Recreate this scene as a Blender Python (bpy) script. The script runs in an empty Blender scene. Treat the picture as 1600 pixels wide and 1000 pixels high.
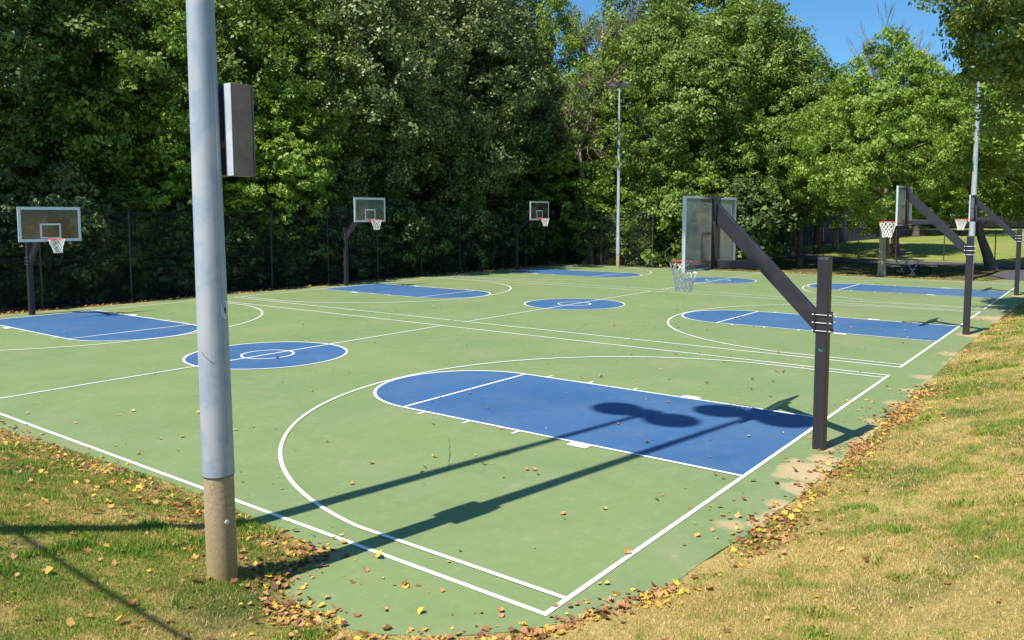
import bpy, math, random
import numpy as np
from mathutils import Vector, Matrix
R = math.radians
rng = np.random.default_rng(7)
random.seed(7)
scene = bpy.context.scene
C = scene.collection

# ------------------------------------------------------------------ helpers
def link(o, parent=None):
    C.objects.link(o)
    if parent is not None: o.parent = parent
    return o
def tag(o, label=None, cat=None, group=None, kind=None):
    if label: o['label'] = label
    if cat: o['category'] = cat
    if group: o['group'] = group
    if kind: o['kind'] = kind
    return o
def empty(name, loc=(0, 0, 0), rz=0):
    o = bpy.data.objects.new(name, None); o.empty_display_size = .3
    o.location = loc; o.rotation_euler = (0, 0, rz)
    return link(o)
def npmesh(name, V, sizes, L, mats, parent=None, smooth=False, midx=None):
    """V (n,3) vertices, sizes per polygon, L flat loop vertex indices"""
    V = np.asarray(V, np.float32); sizes = np.asarray(sizes, np.int32); L = np.asarray(L, np.int32)
    me = bpy.data.meshes.new(name)
    me.vertices.add(len(V)); me.vertices.foreach_set('co', V.ravel())
    me.loops.add(len(L)); me.loops.foreach_set('vertex_index', L)
    me.polygons.add(len(sizes))
    st = np.concatenate([[0], np.cumsum(sizes)[:-1]]).astype(np.int32)
    me.polygons.foreach_set('loop_start', st)
    for m in (mats if isinstance(mats, (list, tuple)) else [mats]): me.materials.append(m)
    if midx is not None: me.polygons.foreach_set('material_index', np.asarray(midx, np.int32))
    if smooth: me.polygons.foreach_set('use_smooth', np.ones(len(sizes), bool))
    me.update(calc_edges=True)
    o = bpy.data.objects.new(name, me)
    return link(o, parent)
class MB:
    """collects shapes, builds ONE mesh object"""
    def __init__(s): s.v = []; s.f = []
    def add(s, vs, fs):
        n = len(s.v); s.v += [tuple(p) for p in vs]; s.f += [tuple(i + n for i in f) for f in fs]; return s
    def box(s, x0, x1, y0, y1, z0, z1):
        return s.add([(x0,y0,z0),(x1,y0,z0),(x1,y1,z0),(x0,y1,z0),(x0,y0,z1),(x1,y0,z1),(x1,y1,z1),(x0,y1,z1)],
                     [(0,3,2,1),(4,5,6,7),(0,1,5,4),(1,2,6,5),(2,3,7,6),(3,0,4,7)])
    def beam(s, a, b, w, h, up=(0, 0, 1)):
        a = Vector(a); b = Vector(b); d = (b - a).normalized(); r = d.cross(Vector(up))
        if r.length < 1e-4: r = d.cross(Vector((0, 1, 0)))
        r.normalize(); u = r.cross(d)
        vs = []
        for p in (a, b):
            for sx, sz in ((-1,-1),(1,-1),(1,1),(-1,1)): vs.append(p + r*(w/2*sx) + u*(h/2*sz))
        return s.add(vs, [(0,1,2,3),(7,6,5,4),(0,4,5,1),(1,5,6,2),(2,6,7,3),(3,7,4,0)])
    def tube(s, pts, rad, n=8, cap=True):
        pts = [Vector(p) for p in pts]
        if not isinstance(rad, (list, tuple)): rad = [rad]*len(pts)
        base = len(s.v); prev = None
        for i, p in enumerate(pts):
            d = (pts[min(i+1, len(pts)-1)] - pts[max(i-1, 0)]).normalized()
            if prev is None:
                r = d.cross(Vector((0, 0, 1)))
                if r.length < 1e-3: r = Vector((1, 0, 0))
            else: r = prev - d*prev.dot(d)
            r.normalize(); prev = r; u = d.cross(r)
            for k in range(n):
                a = 2*math.pi*k/n; s.v.append(tuple(p + r*(rad[i]*math.cos(a)) + u*(rad[i]*math.sin(a))))
        for i in range(len(pts)-1):
            for k in range(n):
                a = base+i*n+k; b = base+i*n+(k+1) % n
                s.f.append((a, b, b+n, a+n))
        if cap:
            s.f.append(tuple(base+k for k in reversed(range(n)))); s.f.append(tuple(base+(len(pts)-1)*n+k for k in range(n)))
        return s
    def build(s, name, mat, parent=None, smooth=False, bevel=0, seg=2):
        me = bpy.data.meshes.new(name); me.from_pydata(s.v, [], s.f); me.materials.append(mat)
        if smooth:
            me.polygons.foreach_set('use_smooth', [True]*len(me.polygons))
        me.update()
        o = link(bpy.data.objects.new(name, me), parent)
        if bevel:
            m = o.modifiers.new('bevel', 'BEVEL'); m.width = bevel; m.segments = seg; m.limit_method = 'ANGLE'; m.angle_limit = R(40)
        return o
def copy_tree(o, parent=None):
    c = o.copy(); C.objects.link(c)
    if parent is not None: c.parent = parent
    for ch in list(o.children): copy_tree(ch, c)
    return c
def sm(x, a, b):
    t = np.clip((x-a)/(b-a), 0, 1); return t*t*(3-2*t)
def vnoise(x, y, s, seed):
    g = np.random.default_rng(seed).random((257, 257)); x = np.asarray(x)/s + 100; y = np.asarray(y)/s + 100
    xi = np.floor(x).astype(int); yi = np.floor(y).astype(int); fx = x-xi; fy = y-yi
    fx = fx*fx*(3-2*fx); fy = fy*fy*(3-2*fy); xi %= 256; yi %= 256
    return (g[xi, yi]*(1-fx)+g[xi+1, yi]*fx)*(1-fy)+(g[xi, yi+1]*(1-fx)+g[xi+1, yi+1]*fx)*fy
def fbm(x, y, s, seed, o=3):
    r = 0; a = 1; t = 0
    for k in range(o): r = r + a*vnoise(x, y, s, seed+k); t += a; a *= .55; s /= 2.1
    return r/t

# ------------------------------------------------------------------ camera
CAM = Vector((-5.0963, -3.5511, 3.2315))
FW = Vector((0.79256, 0.60402, -0.08371)); RT = Vector((0.60605, -0.79543, -0.00149)); UP = RT.cross(FW); 
cd = bpy.data.cameras.new('camera'); cam = bpy.data.objects.new('camera', cd); link(cam)
M3 = Matrix((RT, UP, -FW)).transposed().to_4x4(); M3.translation = CAM; cam.matrix_world = M3
cd.sensor_width = 36; cd.lens = 1244.6/1600*36; cd.shift_y = -60/1600; cd.clip_start = .05; cd.clip_end = 2000
scene.camera = cam
def at(u, D):
    """world x, y of a thing seen in direction u at ground distance D along the view"""
    p = CAM + Vector((.7953, .6061, 0))*D + RT*((u-800)/1244.6*D)
    return p.x, p.y

# ------------------------------------------------------------------ materials
def newmat(name):
    m = bpy.data.materials.new(name); m.use_nodes = True; nt = m.node_tree
    return m, nt, nt.nodes['Principled BSDF']
def N(nt, t, **k):
    n = nt.nodes.new(t)
    for a, b in k.items(): setattr(n, a, b)
    return n
def noise(nt, scale, detail=4, rough=.6, coord='Object', stretch=None):
    tc = N(nt, 'ShaderNodeTexCoord'); nz = N(nt, 'ShaderNodeTexNoise'); nz.inputs['Scale'].default_value = scale
    nz.inputs['Detail'].default_value = detail; nz.inputs['Roughness'].default_value = rough
    if stretch:
        mp = N(nt, 'ShaderNodeMapping'); mp.inputs['Scale'].default_value = stretch
        nt.links.new(tc.outputs[coord], mp.inputs[0]); nt.links.new(mp.outputs[0], nz.inputs['Vector'])
    else: nt.links.new(tc.outputs[coord], nz.inputs['Vector'])
    return nz.outputs['Fac']
def ramp(nt, fac, stops):
    r = N(nt, 'ShaderNodeValToRGB'); e = r.color_ramp.elements
    while len(e) < len(stops): e.new(.5)
    for i, (p, c) in enumerate(stops):
        e[i].position = p; e[i].color = (*c, 1) if len(c) == 3 else c
    nt.links.new(fac, r.inputs[0]); return r.outputs[0]
def g(v): return (v, v, v)
def mixc(nt, fac, a, b):
    m = N(nt, 'ShaderNodeMix', data_type='RGBA')
    for s, v in ((0, fac), (6, a), (7, b)):
        if hasattr(v, 'is_output'): nt.links.new(v, m.inputs[s])
        else: m.inputs[s].default_value = v if s == 0 else (*v, 1)
    return m.outputs[2]
def math_(nt, op, a, b=0, clamp=False):
    m = N(nt, 'ShaderNodeMath', operation=op, use_clamp=clamp)
    for s, v in ((0, a), (1, b)):
        if hasattr(v, 'is_output'): nt.links.new(v, m.inputs[s])
        else: m.inputs[s].default_value = v
    return m.outputs[0]
def bump(nt, h, bs, strength=.3, dist=.01):
    b = N(nt, 'ShaderNodeBump'); b.inputs['Strength'].default_value = strength; b.inputs['Distance'].default_value = dist
    nt.links.new(h, b.inputs['Height']); nt.links.new(b.outputs[0], bs.inputs['Normal'])
def simple(name, c1, c2, scale=8, rough=.6, metal=0, spec=.5, bmp=0, stretch=None, lo=.3, hi=.7, detail=5):
    m, nt, bs = newmat(name); f = noise(nt, scale, detail, stretch=stretch)
    nt.links.new(ramp(nt, f, [(lo, c1), (hi, c2)]), bs.inputs['Base Color'])
    bs.inputs['Roughness'].default_value = rough; bs.inputs['Metallic'].default_value = metal
    bs.inputs['Specular IOR Level'].default_value = spec
    if bmp: bump(nt, f, bs, bmp)
    return m

def court_mat(name, c1, c2, dirt=True):
    m, nt, bs = newmat(name)
    big = noise(nt, .35, 5); fine = noise(nt, 9, 6, .7); grit = noise(nt, 260, 2)
    col = mixc(nt, ramp(nt, big, [(.35, g(0)), (.7, g(1))]), c1, c2)
    scuff = noise(nt, 2.2, 7, .68, stretch=(1, 3.2, 1))
    lighter = tuple(min(1, c*1.25+.03) for c in c1)
    col = mixc(nt, math_(nt, 'MULTIPLY', ramp(nt, scuff, [(.6, g(0)), (.72, g(1))]), .4), col, lighter)
    col = mixc(nt, math_(nt, 'MULTIPLY', ramp(nt, fine, [(.35, g(1)), (.6, g(0))]), .12), col, tuple(c*.6 for c in c1))
    tc = N(nt, 'ShaderNodeTexCoord'); sx = N(nt, 'ShaderNodeSeparateXYZ'); nt.links.new(tc.outputs['Object'], sx.inputs[0])
    X, Y = sx.outputs[0], sx.outputs[1]
    # dusty olive wear patches (worn coating), stronger towards the far right end
    olive = noise(nt, .22, 5, .6)
    far = N(nt, 'ShaderNodeMapRange'); nt.links.new(X, far.inputs[0]); far.inputs[1].default_value = 12; far.inputs[2].default_value = 34
    far.inputs[3].default_value = .12; far.inputs[4].default_value = .75
    yr = N(nt, 'ShaderNodeMapRange'); nt.links.new(Y, yr.inputs[0]); yr.inputs[1].default_value = 9; yr.inputs[2].default_value = -1; yr.inputs[3].default_value = .25; yr.inputs[4].default_value = 1
    fo = math_(nt, 'MULTIPLY', math_(nt, 'MULTIPLY', ramp(nt, olive, [(.42, g(0)), (.62, g(1))]), far.outputs[0]), yr.outputs[0])
    blot = noise(nt, .8, 8, .72); blot2 = noise(nt, 5, 8, .75)
    col = mixc(nt, math_(nt, 'MULTIPLY', ramp(nt, blot, [(.46, g(0)), (.66, g(1))]), .34), col, (.27, .27, .15) if dirt else (.10, .15, .20))
    col = mixc(nt, math_(nt, 'MULTIPLY', ramp(nt, blot2, [(.52, g(0)), (.74, g(1))]), .30), col, tuple(c*1.5+.02 for c in c1))
    dk = noise(nt, 1.7, 6, .7, stretch=(1, .35, 1)); col = mixc(nt, math_(nt, 'MULTIPLY', ramp(nt, dk, [(.56, g(0)), (.7, g(1))]), .28), col, tuple(c*.62 for c in c1))
    col = mixc(nt, math_(nt, 'MULTIPLY', fo, .8), col, (.2, .2, .115) if dirt else (.13, .17, .2))
    # washed-in sand: right edge strip + a few blobs
    ed = N(nt, 'ShaderNodeMapRange'); nt.links.new(Y, ed.inputs[0]); ed.inputs[1].default_value = -.3; ed.inputs[2].default_value = -.85
    back = N(nt, 'ShaderNodeMapRange'); nt.links.new(Y, back.inputs[0]); back.inputs[1].default_value = 24.1; back.inputs[2].default_value = 25.4
    nx = noise(nt, .9, 6, .62); f = math_(nt, 'MULTIPLY', math_(nt, 'MAXIMUM', ed.outputs[0], back.outputs[0]), ramp(nt, nx, [(.3, g(.15)), (.62, g(1))]))
    for (bx, by, r, w) in ((4.95, -.6, .62, 1.6), (5.6, -.62, .5, 1.1), (4.3, -.72, .5, 1.15), (3.6, -.74, .5, .95), (2.9, -.7, .4, .8), (4.6, -.35, .3, .9), (5.3, -.3, .35, .8), (8.1, -.68, .4, 1), (10.8, -.66, .5, .9), (6.1, -.42, .3, 1.1), (19.2, -.6, .9, 1.1), (32, -.6, 1., .9), (.1, .05, .5, .45), (4.95, .55, .45, .45), (5.3, .95, .3, .35), (9.6, -.6, .8, .7), (15.6, -.65, 1.0, .8), (12.3, -.6, .8, .8), (23.5, -.5, 1.6, .9), (1.6, -.35, .7, .5), (2.7, -.5, .6, .7), (27, 24.4, 3, .7), (30, 23.6, 3, .45)):
        vd = N(nt, 'ShaderNodeVectorMath', operation='DISTANCE'); nt.links.new(tc.outputs['Object'], vd.inputs[0]); vd.inputs[1].default_value = (bx, by, 0)
        mr = N(nt, 'ShaderNodeMapRange'); nt.links.new(vd.outputs['Value'], mr.inputs[0]); mr.inputs[1].default_value = r; mr.inputs[2].default_value = 0; mr.inputs[4].default_value = w
        f = math_(nt, 'MAXIMUM', f, mr.outputs[0])
    nz2 = noise(nt, 3.2, 7, .7)
    nz3 = noise(nt, 11, 8, .8); f = math_(nt, 'MULTIPLY', f, math_(nt, 'ADD', math_(nt, 'MULTIPLY', nz2, .9), math_(nt, 'MULTIPLY', nz3, .75))); f = ramp(nt, f, [(.40, g(0)), (.50, g(.7)), (.8, g(1))])
    col = mixc(nt, math_(nt, 'MULTIPLY', f, .85 if dirt else .55), col, mixc(nt, fine, (.36, .25, .13), (.6, .44, .25)))
    nt.links.new(col, bs.inputs['Base Color']); bs.inputs['Roughness'].default_value = .62; bs.inputs['Specular IOR Level'].default_value = .4
    bump(nt, grit, bs, .25, .003)
    return m
M = {}
M['green'] = court_mat('court_green', (.183, .242, .092), (.148, .216, .085))
M['blue'] = court_mat('court_blue', (.042, .120, .258), (.030, .094, .215), False)
def line_mat():
    m, nt, bs = newmat('line_white'); f = noise(nt, 14, 7, .7); f2 = noise(nt, .5, 3)
    tc = N(nt, 'ShaderNodeTexCoord'); sx = N(nt, 'ShaderNodeSeparateXYZ'); nt.links.new(tc.outputs['Object'], sx.inputs[0])
    mr = N(nt, 'ShaderNodeMapRange'); nt.links.new(sx.outputs[0], mr.inputs[0]); mr.inputs[1].default_value = 10; mr.inputs[2].default_value = 34; mr.inputs[3].default_value = 0; mr.inputs[4].default_value = .14
    h = math_(nt, 'ADD', math_(nt, 'ADD', f, mr.outputs[0]), math_(nt, 'MULTIPLY', f2, .16))
    nt.links.new(ramp(nt, h, [(.66, (.78, .79, .76)), (.85, (.34, .42, .27))]), bs.inputs['Base Color'])
    bs.inputs['Roughness'].default_value = .6; return m
M['line'] = line_mat()
M['black'] = simple('hoop_black_paint', (.020, .017, .022), (.034, .029, .036), 3, .42, 0, .5, stretch=(1, 1, .2))
M['dust_black'] = simple('arm_black_paint', (.018, .017, .024), (.035, .032, .042), 4, .38, 0, .5)
M['alu'] = simple('frame_silver', (.55, .58, .62), (.70, .72, .74), 6, .42, .35, .5)
M['chrome'] = simple('bolt_silver', (.20, .20, .22), (.34, .34, .36), 20, .45, .4)
M['white'] = simple('white_paint', (.74, .76, .78), (.80, .80, .80), 5, .5)
M['orange'] = simple('rim_orange', (.80, .065, .03), (.86, .09, .04), 12, .45)
M['net'] = simple('net_cord', (.80, .77, .68), (.88, .86, .80), 30, .85)
M['brownface'] = simple('cabinet_brown', (.15, .105, .08), (.27, .20, .16), 4, .5, .2, bmp=.05, detail=8)
M['cab_lit'] = simple('cabinet_lit_edge', (.48, .52, .60), (.66, .68, .72), 6, .45, .2)  # pale tone of the sunlit cabinet side, put into the colour
M['cab_dark'] = simple('cabinet_back', (.045, .045, .06), (.075, .07, .085), 4, .5, .3)
M['rust'] = simple('rust', (.10, .05, .03), (.17, .08, .045), 20, .8)
def galv():
    m, nt, bs = newmat('galvanised_pole'); f = noise(nt, 5, 7, .6, stretch=(1, 1, .12)); f2 = noise(nt, 1.6, 4, .6)
    c = mixc(nt, ramp(nt, f2, [(.48, g(0)), (.52, g(.7)), (.62, g(1))]), ramp(nt, f, [(.3, (.27, .33, .40)), (.7, (.38, .44, .52))]), ramp(nt, f, [(.3, (.38, .40, .43)), (.7, (.50, .51, .53))]))
    nt.links.new(c, bs.inputs['Base Color']); bs.inputs['Metallic'].default_value = .1; bs.inputs['Roughness'].default_value = .5
    f3 = noise(nt, 3, 3, .5, stretch=(3, 3, .05)); bump(nt, f3, bs, .2, .02); return m
M['galv'] = galv()
def concrete():
    m, nt, bs = newmat('pole_concrete'); f = noise(nt, 40, 5, .7); f2 = noise(nt, 4, 6, .7, stretch=(1, 1, .4))
    tc = N(nt, 'ShaderNodeTexCoord'); sx = N(nt, 'ShaderNodeSeparateXYZ'); nt.links.new(tc.outputs['Object'], sx.inputs[0])
    c = ramp(nt, f, [(.32, (.28, .205, .125)), (.6, (.44, .34, .215))])
    mr = N(nt, 'ShaderNodeMapRange'); nt.links.new(sx.outputs[2], mr.inputs[0]); mr.inputs[1].default_value = .75; mr.inputs[2].default_value = 0; mr.inputs[4].default_value = 1.2
    mo = math_(nt, 'MULTIPLY', mr.outputs[0], ramp(nt, f2, [(.25, g(.3)), (.7, g(1))]), True)
    c = mixc(nt, mo, c, (.27, .215, .07))
    nt.links.new(c, bs.inputs['Base Color']); bs.inputs['Roughness'].default_value = .85; bump(nt, f, bs, .3, .004); return m
M['conc'] = concrete()
def glass(lo=.34, hi=.46, nm='backboard_glass'):
    m, nt, bs = newmat(nm); nt.nodes.remove(bs); out = nt.nodes['Material Output']
    tr = N(nt, 'ShaderNodeBsdfTransparent'); tr.inputs[0].default_value = (.70, .69, .68, 1)
    di = N(nt, 'ShaderNodeBsdfDiffuse'); di.inputs[0].default_value = (.46, .42, .34, 1)
    tl = N(nt, 'ShaderNodeBsdfTranslucent'); tl.inputs[0].default_value = (.72, .70, .60, 1)
    gl = N(nt, 'ShaderNodeBsdfGlossy'); gl.inputs['Roughness'].default_value = .08; gl.inputs[0].default_value = (.9, .9, .9, 1)
    ad = N(nt, 'ShaderNodeMixShader'); ad.inputs[0].default_value = .78; nt.links.new(di.outputs[0], ad.inputs[1]); nt.links.new(tl.outputs[0], ad.inputs[2])
    f = ramp(nt, noise(nt, 2.5, 5, .6, stretch=(1, 1, .3)), [(.3, g(lo)), (.7, g(hi))])
    m1 = N(nt, 'ShaderNodeMixShader'); nt.links.new(f, m1.inputs[0]); nt.links.new(tr.outputs[0], m1.inputs[1]); nt.links.new(ad.outputs[0], m1.inputs[2])
    m2 = N(nt, 'ShaderNodeMixShader'); m2.inputs[0].default_value = .06; nt.links.new(m1.outputs[0], m2.inputs[1]); nt.links.new(gl.outputs[0], m2.inputs[2])
    nt.links.new(m2.outputs[0], out.inputs[0]); return m
M['glass'] = glass(); M['glass_shaded'] = glass(.07, .12, 'backboard_glass_shaded')  # second copy, for fence-side boards: thinner film stands in for tree shade
def leafmat(name, cols, trans=.3, tcol=None, rough=.5, spec=.4, nscale=.5):
    m, nt, bs = newmat(name); out = nt.nodes['Material Output']
    ge = N(nt, 'ShaderNodeNewGeometry'); f = noise(nt, nscale, 3)
    h = math_(nt, 'ADD', math_(nt, 'MULTIPLY', ge.outputs['Random Per Island'], .6), math_(nt, 'MULTIPLY', math_(nt, 'SUBTRACT', f, .3), 1.0))
    n = len(cols); c = ramp(nt, h, [(i/(n-1), cc) for i, cc in enumerate(cols)])
    nt.links.new(c, bs.inputs['Base Color']); bs.inputs['Roughness'].default_value = rough; bs.inputs['Specular IOR Level'].default_value = spec
    tl = N(nt, 'ShaderNodeBsdfTranslucent'); mc = mixc(nt, .5, c, tcol or (.16, .24, .02)); nt.links.new(mc, tl.inputs[0])
    mx = N(nt, 'ShaderNodeMixShader'); mx.inputs[0].default_value = trans
    nt.links.new(bs.outputs[0], mx.inputs[1]); nt.links.new(tl.outputs[0], mx.inputs[2]); nt.links.new(mx.outputs[0], out.inputs[0]); return m
LEAF = {
 'bright': leafmat('leaf_bright', [(0.091, 0.159, 0.020), (0.220, 0.329, 0.039), (0.415, 0.500, 0.085)], .35, (.22, .34, .02)),
 'mid': leafmat('leaf_mid', [(0.064, 0.114, 0.019), (0.169, 0.248, 0.037), (0.326, 0.406, 0.072)], .3),
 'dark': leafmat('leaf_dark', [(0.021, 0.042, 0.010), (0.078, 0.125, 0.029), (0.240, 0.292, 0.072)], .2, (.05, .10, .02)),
 'grey': leafmat('leaf_greygreen', [(0.035, 0.056, 0.015), (0.142, 0.184, 0.052), (0.382, 0.419, 0.145)], .2, (.08, .12, .03), .45, .45),
 'olive': leafmat('leaf_olive', [(0.061, 0.091, 0.017), (0.134, 0.177, 0.034), (0.232, 0.256, 0.055)], .3, (.2, .22, .02)),
 'near': leafmat('leaf_maple_near', [(.05, .09, .018), (.12, .19, .035), (.20, .27, .05), (.42, .30, .03)], .3, (.20, .22, .02), .42, .5, .35),
}
M['bark'] = simple('bark_brown', (.055, .043, .034), (.15, .115, .085), 7, .9, bmp=.9, stretch=(1, 1, .25), detail=8)
M['bark_light'] = simple('bark_light', (.17, .13, .085), (.44, .35, .24), 6, .9, bmp=.9, stretch=(1, 1, .3), detail=8)
M['bark_dead'] = simple('bark_dead', (.16, .11, .085), (.30, .22, .18), 5, .9, bmp=.4, stretch=(1, 1, .3))
M['wire'] = simple('fence_vinyl_black', (.012, .012, .013), (.026, .025, .026), 10, .7, 0, .2)
M['fpost'] = simple('fence_post_paint', (.035, .030, .032), (.07, .06, .062), 6, .5)
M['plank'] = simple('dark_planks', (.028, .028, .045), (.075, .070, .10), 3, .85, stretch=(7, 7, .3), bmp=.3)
M['tablewood'] = simple('table_wood', (.62, .40, .24), (.80, .56, .36), 6, .7, stretch=(1, 6, 1))
M['stone'] = simple('tan_stone', (.30, .20, .12), (.55, .40, .27), 1.2, .9, bmp=.5, detail=8)
M['asphalt'] = simple('asphalt', (.045, .045, .055), (.075, .072, .08), 12, .9, bmp=.3)
M['litter'] = None
def litter_mat():
    m, nt, bs = newmat('dry_leaves'); out = nt.nodes['Material Output']; ge = N(nt, 'ShaderNodeNewGeometry')
    c = ramp(nt, ge.outputs['Random Per Island'], [(0, (.13, .055, .025)), (.25, (.28, .12, .04)), (.5, (.42, .20, .07)), (.72, (.5, .30, .13)), (.85, (.62, .40, .06)), (1, (.75, .50, .05))])
    nt.links.new(c, bs.inputs['Base Color']); bs.inputs['Roughness'].default_value = .7
    tl = N(nt, 'ShaderNodeBsdfTranslucent'); nt.links.new(c, tl.inputs[0]); mx = N(nt, 'ShaderNodeMixShader'); mx.inputs[0].default_value = .2
    nt.links.new(bs.outputs[0], mx.inputs[1]); nt.links.new(tl.outputs[0], mx.inputs[2]); nt.links.new(mx.outputs[0], out.inputs[0]); return m
M['litter'] = litter_mat()
LF = {'yellow': simple('leaf_yellow', (.50, .33, .05), (.70, .50, .10), 30, .6), 'orange': simple('leaf_orange', (.40, .17, .04), (.58, .30, .09), 30, .65),
      'brown': simple('leaf_brown', (.15, .07, .035), (.28, .14, .07), 30, .75), 'tan': simple('leaf_tan', (.32, .20, .09), (.48, .33, .16), 30, .7)}

# ------------------------------------------------------------------ layout constants (metres)
W = 12.036; XN = [0, 13.102, 26.086]; L = 24.123; KW = 3.479; FT = 5.9055; TR = 5.737; T = 5.70; HC = 1.95
LZ = .05
PAD = [(-1.12,1.15),(-1.17,1.6),(-1.05,2.0),(-.75,2.25),(-.28,2.42),(-.2,3.2),(-.13,4.2),(-.12,6),(-.22,8),(-.36,10),(-.45,14),(-.5,25.35),(8,25.3),(38.3,25.3),
       (38.6,24),(38.7,12),(38.9,4),(39.2,1.5),(41,.9),(41,-1.3),(38,-1.1),(32,-.85),(23,-.74),(16.5,-.66),(12,-.74),(9,-.76),(6,-.8),(4.3,-.77),(2.5,-.68),(1.2,-.58),(.66,-.5),(.1,-.28),(-.35,.02),(-.73,.4),(-1.0,.8)]
PADN = np.array(PAD)
def pdist(x, y):
    """distance outside the pad polygon (0 inside)"""
    x = np.asarray(x, float); y = np.asarray(y, float); d = np.full(x.shape, 1e9); ins = np.zeros(x.shape, bool)
    n = len(PADN)
    for i in range(n):
        ax, ay = PADN[i]; bx, by = PADN[(i+1) % n]; ex, ey = bx-ax, by-ay
        t = np.clip(((x-ax)*ex+(y-ay)*ey)/(ex*ex+ey*ey), 0, 1)
        d = np.minimum(d, np.hypot(x-ax-t*ex, y-ay-t*ey))
        cr = ((ay > y) != (by > y)) & (x < ex*(y-ay)/(ey if ey else 1e-9)+ax); ins ^= cr
    return np.where(ins, 0, d), ins
def hgt(x, y):
    d, ins = pdist(x, y); x = np.asarray(x, float); y = np.asarray(y, float)
    bank = np.where(d < .5, .5*d*d*.52+.02*d, .26*d-.055)
    bank = np.minimum(bank, 2.6+.02*(d-10)); 
    wt = np.maximum((1-sm(x, 38, 48))*(1-sm(y, 1, 5)), (1-sm(y, 13, 21))*(1-sm(x, -.3, 4)))
    wt = np.maximum(wt, 0)
    z = bank*wt
    z = z + (sm(x, 56, 62)*.15 + np.clip(x-58, 0, 34)*.05)*(1-sm(y, 26, 40)) + np.clip(y-27, 0, 40)*.03*(1-sm(x, 40, 55))
    z = z + .085*np.exp(-((x+1.45)**2+(y-2.45)**2)/.32)
    z = z + (fbm(x, y, 1.7, 31)-.5)*.07*np.clip(d, 0, 1)
    return np.where(ins, -.022, z)

# ------------------------------------------------------------------ ground
def ground():
    def axis(lo, hi, a, b, st):
        c = list(np.arange(a, b+.001, st)); s = .22
        v = b
        while v < hi: s *= 1.35; v += s; c.append(v)
        v = a; s = .22; pre = []
        while v > lo: s *= 1.35; v -= s; pre.append(v)
        return np.array(pre[::-1]+c)
    xs = axis(-900, 1200, -8, 46, .22); ys = axis(-900, 1200, -8, 28, .11)
    X, Y = np.meshgrid(xs, ys, indexing='ij'); Z = hgt(X, Y)
    nx, ny = X.shape; V = np.stack([X, Y, Z], 2).reshape(-1, 3)
    i, j = np.meshgrid(np.arange(nx-1), np.arange(ny-1), indexing='ij'); a = (i*ny+j).ravel()
    F = np.stack([a, a+ny, a+ny+1, a+1], 1)
    m, nt, bs = newmat('ground_soil_grass')
    tc = N(nt, 'ShaderNodeTexCoord'); sx = N(nt, 'ShaderNodeSeparateXYZ'); nt.links.new(tc.outputs['Object'], sx.inputs[0])
    f1 = noise(nt, .7, 5, .6); f2 = noise(nt, 30, 6, .75); f3 = noise(nt, .25, 3)
    dry = ramp(nt, f2, [(.3, (.22, .17, .055)), (.5, (.42, .31, .11)), (.7, (.60, .44, .18))])
    grn = ramp(nt, f2, [(.3, (.03, .05, .012)), (.55, (.09, .12, .03)), (.75, (.17, .19, .06))])
    near = mixc(nt, ramp(nt, f1, [(.38, g(0)), (.58, g(1))]), grn, dry)
    fld = mixc(nt, ramp(nt, f3, [(.35, g(0)), (.65, g(1))]), mixc(nt, f2, (.14, .21, .035), (.22, .28, .06)), mixc(nt, f2, (.24, .25, .07), (.33, .32, .10)))
    mx = N(nt, 'ShaderNodeMapRange'); nt.links.new(sx.outputs[0], mx.inputs[0]); mx.inputs[1].default_value = 54; mx.inputs[2].default_value = 57
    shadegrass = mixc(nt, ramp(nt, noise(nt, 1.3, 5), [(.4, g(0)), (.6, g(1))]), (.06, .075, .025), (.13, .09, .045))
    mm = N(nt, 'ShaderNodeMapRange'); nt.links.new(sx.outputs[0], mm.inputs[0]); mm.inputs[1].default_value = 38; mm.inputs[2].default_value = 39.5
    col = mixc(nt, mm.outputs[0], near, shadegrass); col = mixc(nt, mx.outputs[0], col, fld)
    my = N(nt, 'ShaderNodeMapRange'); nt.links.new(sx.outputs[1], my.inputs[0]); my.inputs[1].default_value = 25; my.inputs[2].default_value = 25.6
    woods = ramp(nt, f2, [(.3, (.02, .014, .009)), (.55, (.045, .028, .017)), (.75, (.09, .05, .025))])  # forest floor, leaf brown darkened in colour to stand for tree shade
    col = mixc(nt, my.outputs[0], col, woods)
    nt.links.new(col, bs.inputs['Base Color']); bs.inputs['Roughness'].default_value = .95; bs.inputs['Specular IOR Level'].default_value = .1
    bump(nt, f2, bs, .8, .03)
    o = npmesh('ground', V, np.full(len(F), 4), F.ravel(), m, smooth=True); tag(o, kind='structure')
ground()

# ------------------------------------------------------------------ court
bm = MB(); n = len(PAD)
# pad outline with small wobble, top z=0
pts = []
for i in range(n):
    a = Vector(PAD[i]+(0,)); b = Vector(PAD[(i+1) % n]+(0,)); k = max(1, int((b-a).length/.4))
    k = min(k, 40)
    for j in range(k):
        p = a.lerp(b, j/k); w = .018
        pts.append((p.x+random.uniform(-w, w), p.y+random.uniform(-w, w)))
m_ = len(pts)
bm.add([(x, y, 0) for x, y in pts]+[(x, y, -.12) for x, y in pts], [tuple(range(m_))[::-1]]+[(i, (i+1) % m_, (i+1) % m_+m_, i+m_) for i in range(m_)])
court = bm.build('court_surface', M['green']); tag(court, kind='structure')
def rect(mb, x0, x1, y0, y1, z): mb.add([(x0,y0,z),(x1,y0,z),(x1,y1,z),(x0,y1,z)], [(0,1,2,3)])
def arcband(mb, cx, cy, r, w, a0, a1, z, n=72):
    vs = []; 
    for i in range(n+1):
        a = a0+(a1-a0)*i/n
        for rr in (r-w/2, r+w/2): vs.append((cx+rr*math.cos(a), cy+rr*math.sin(a), z))
    mb.add(vs, [(2*i, 2*i+1, 2*i+3, 2*i+2) if a1 > a0 else (2*i, 2*i+2, 2*i+3, 2*i+1) for i in range(n)])
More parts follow.
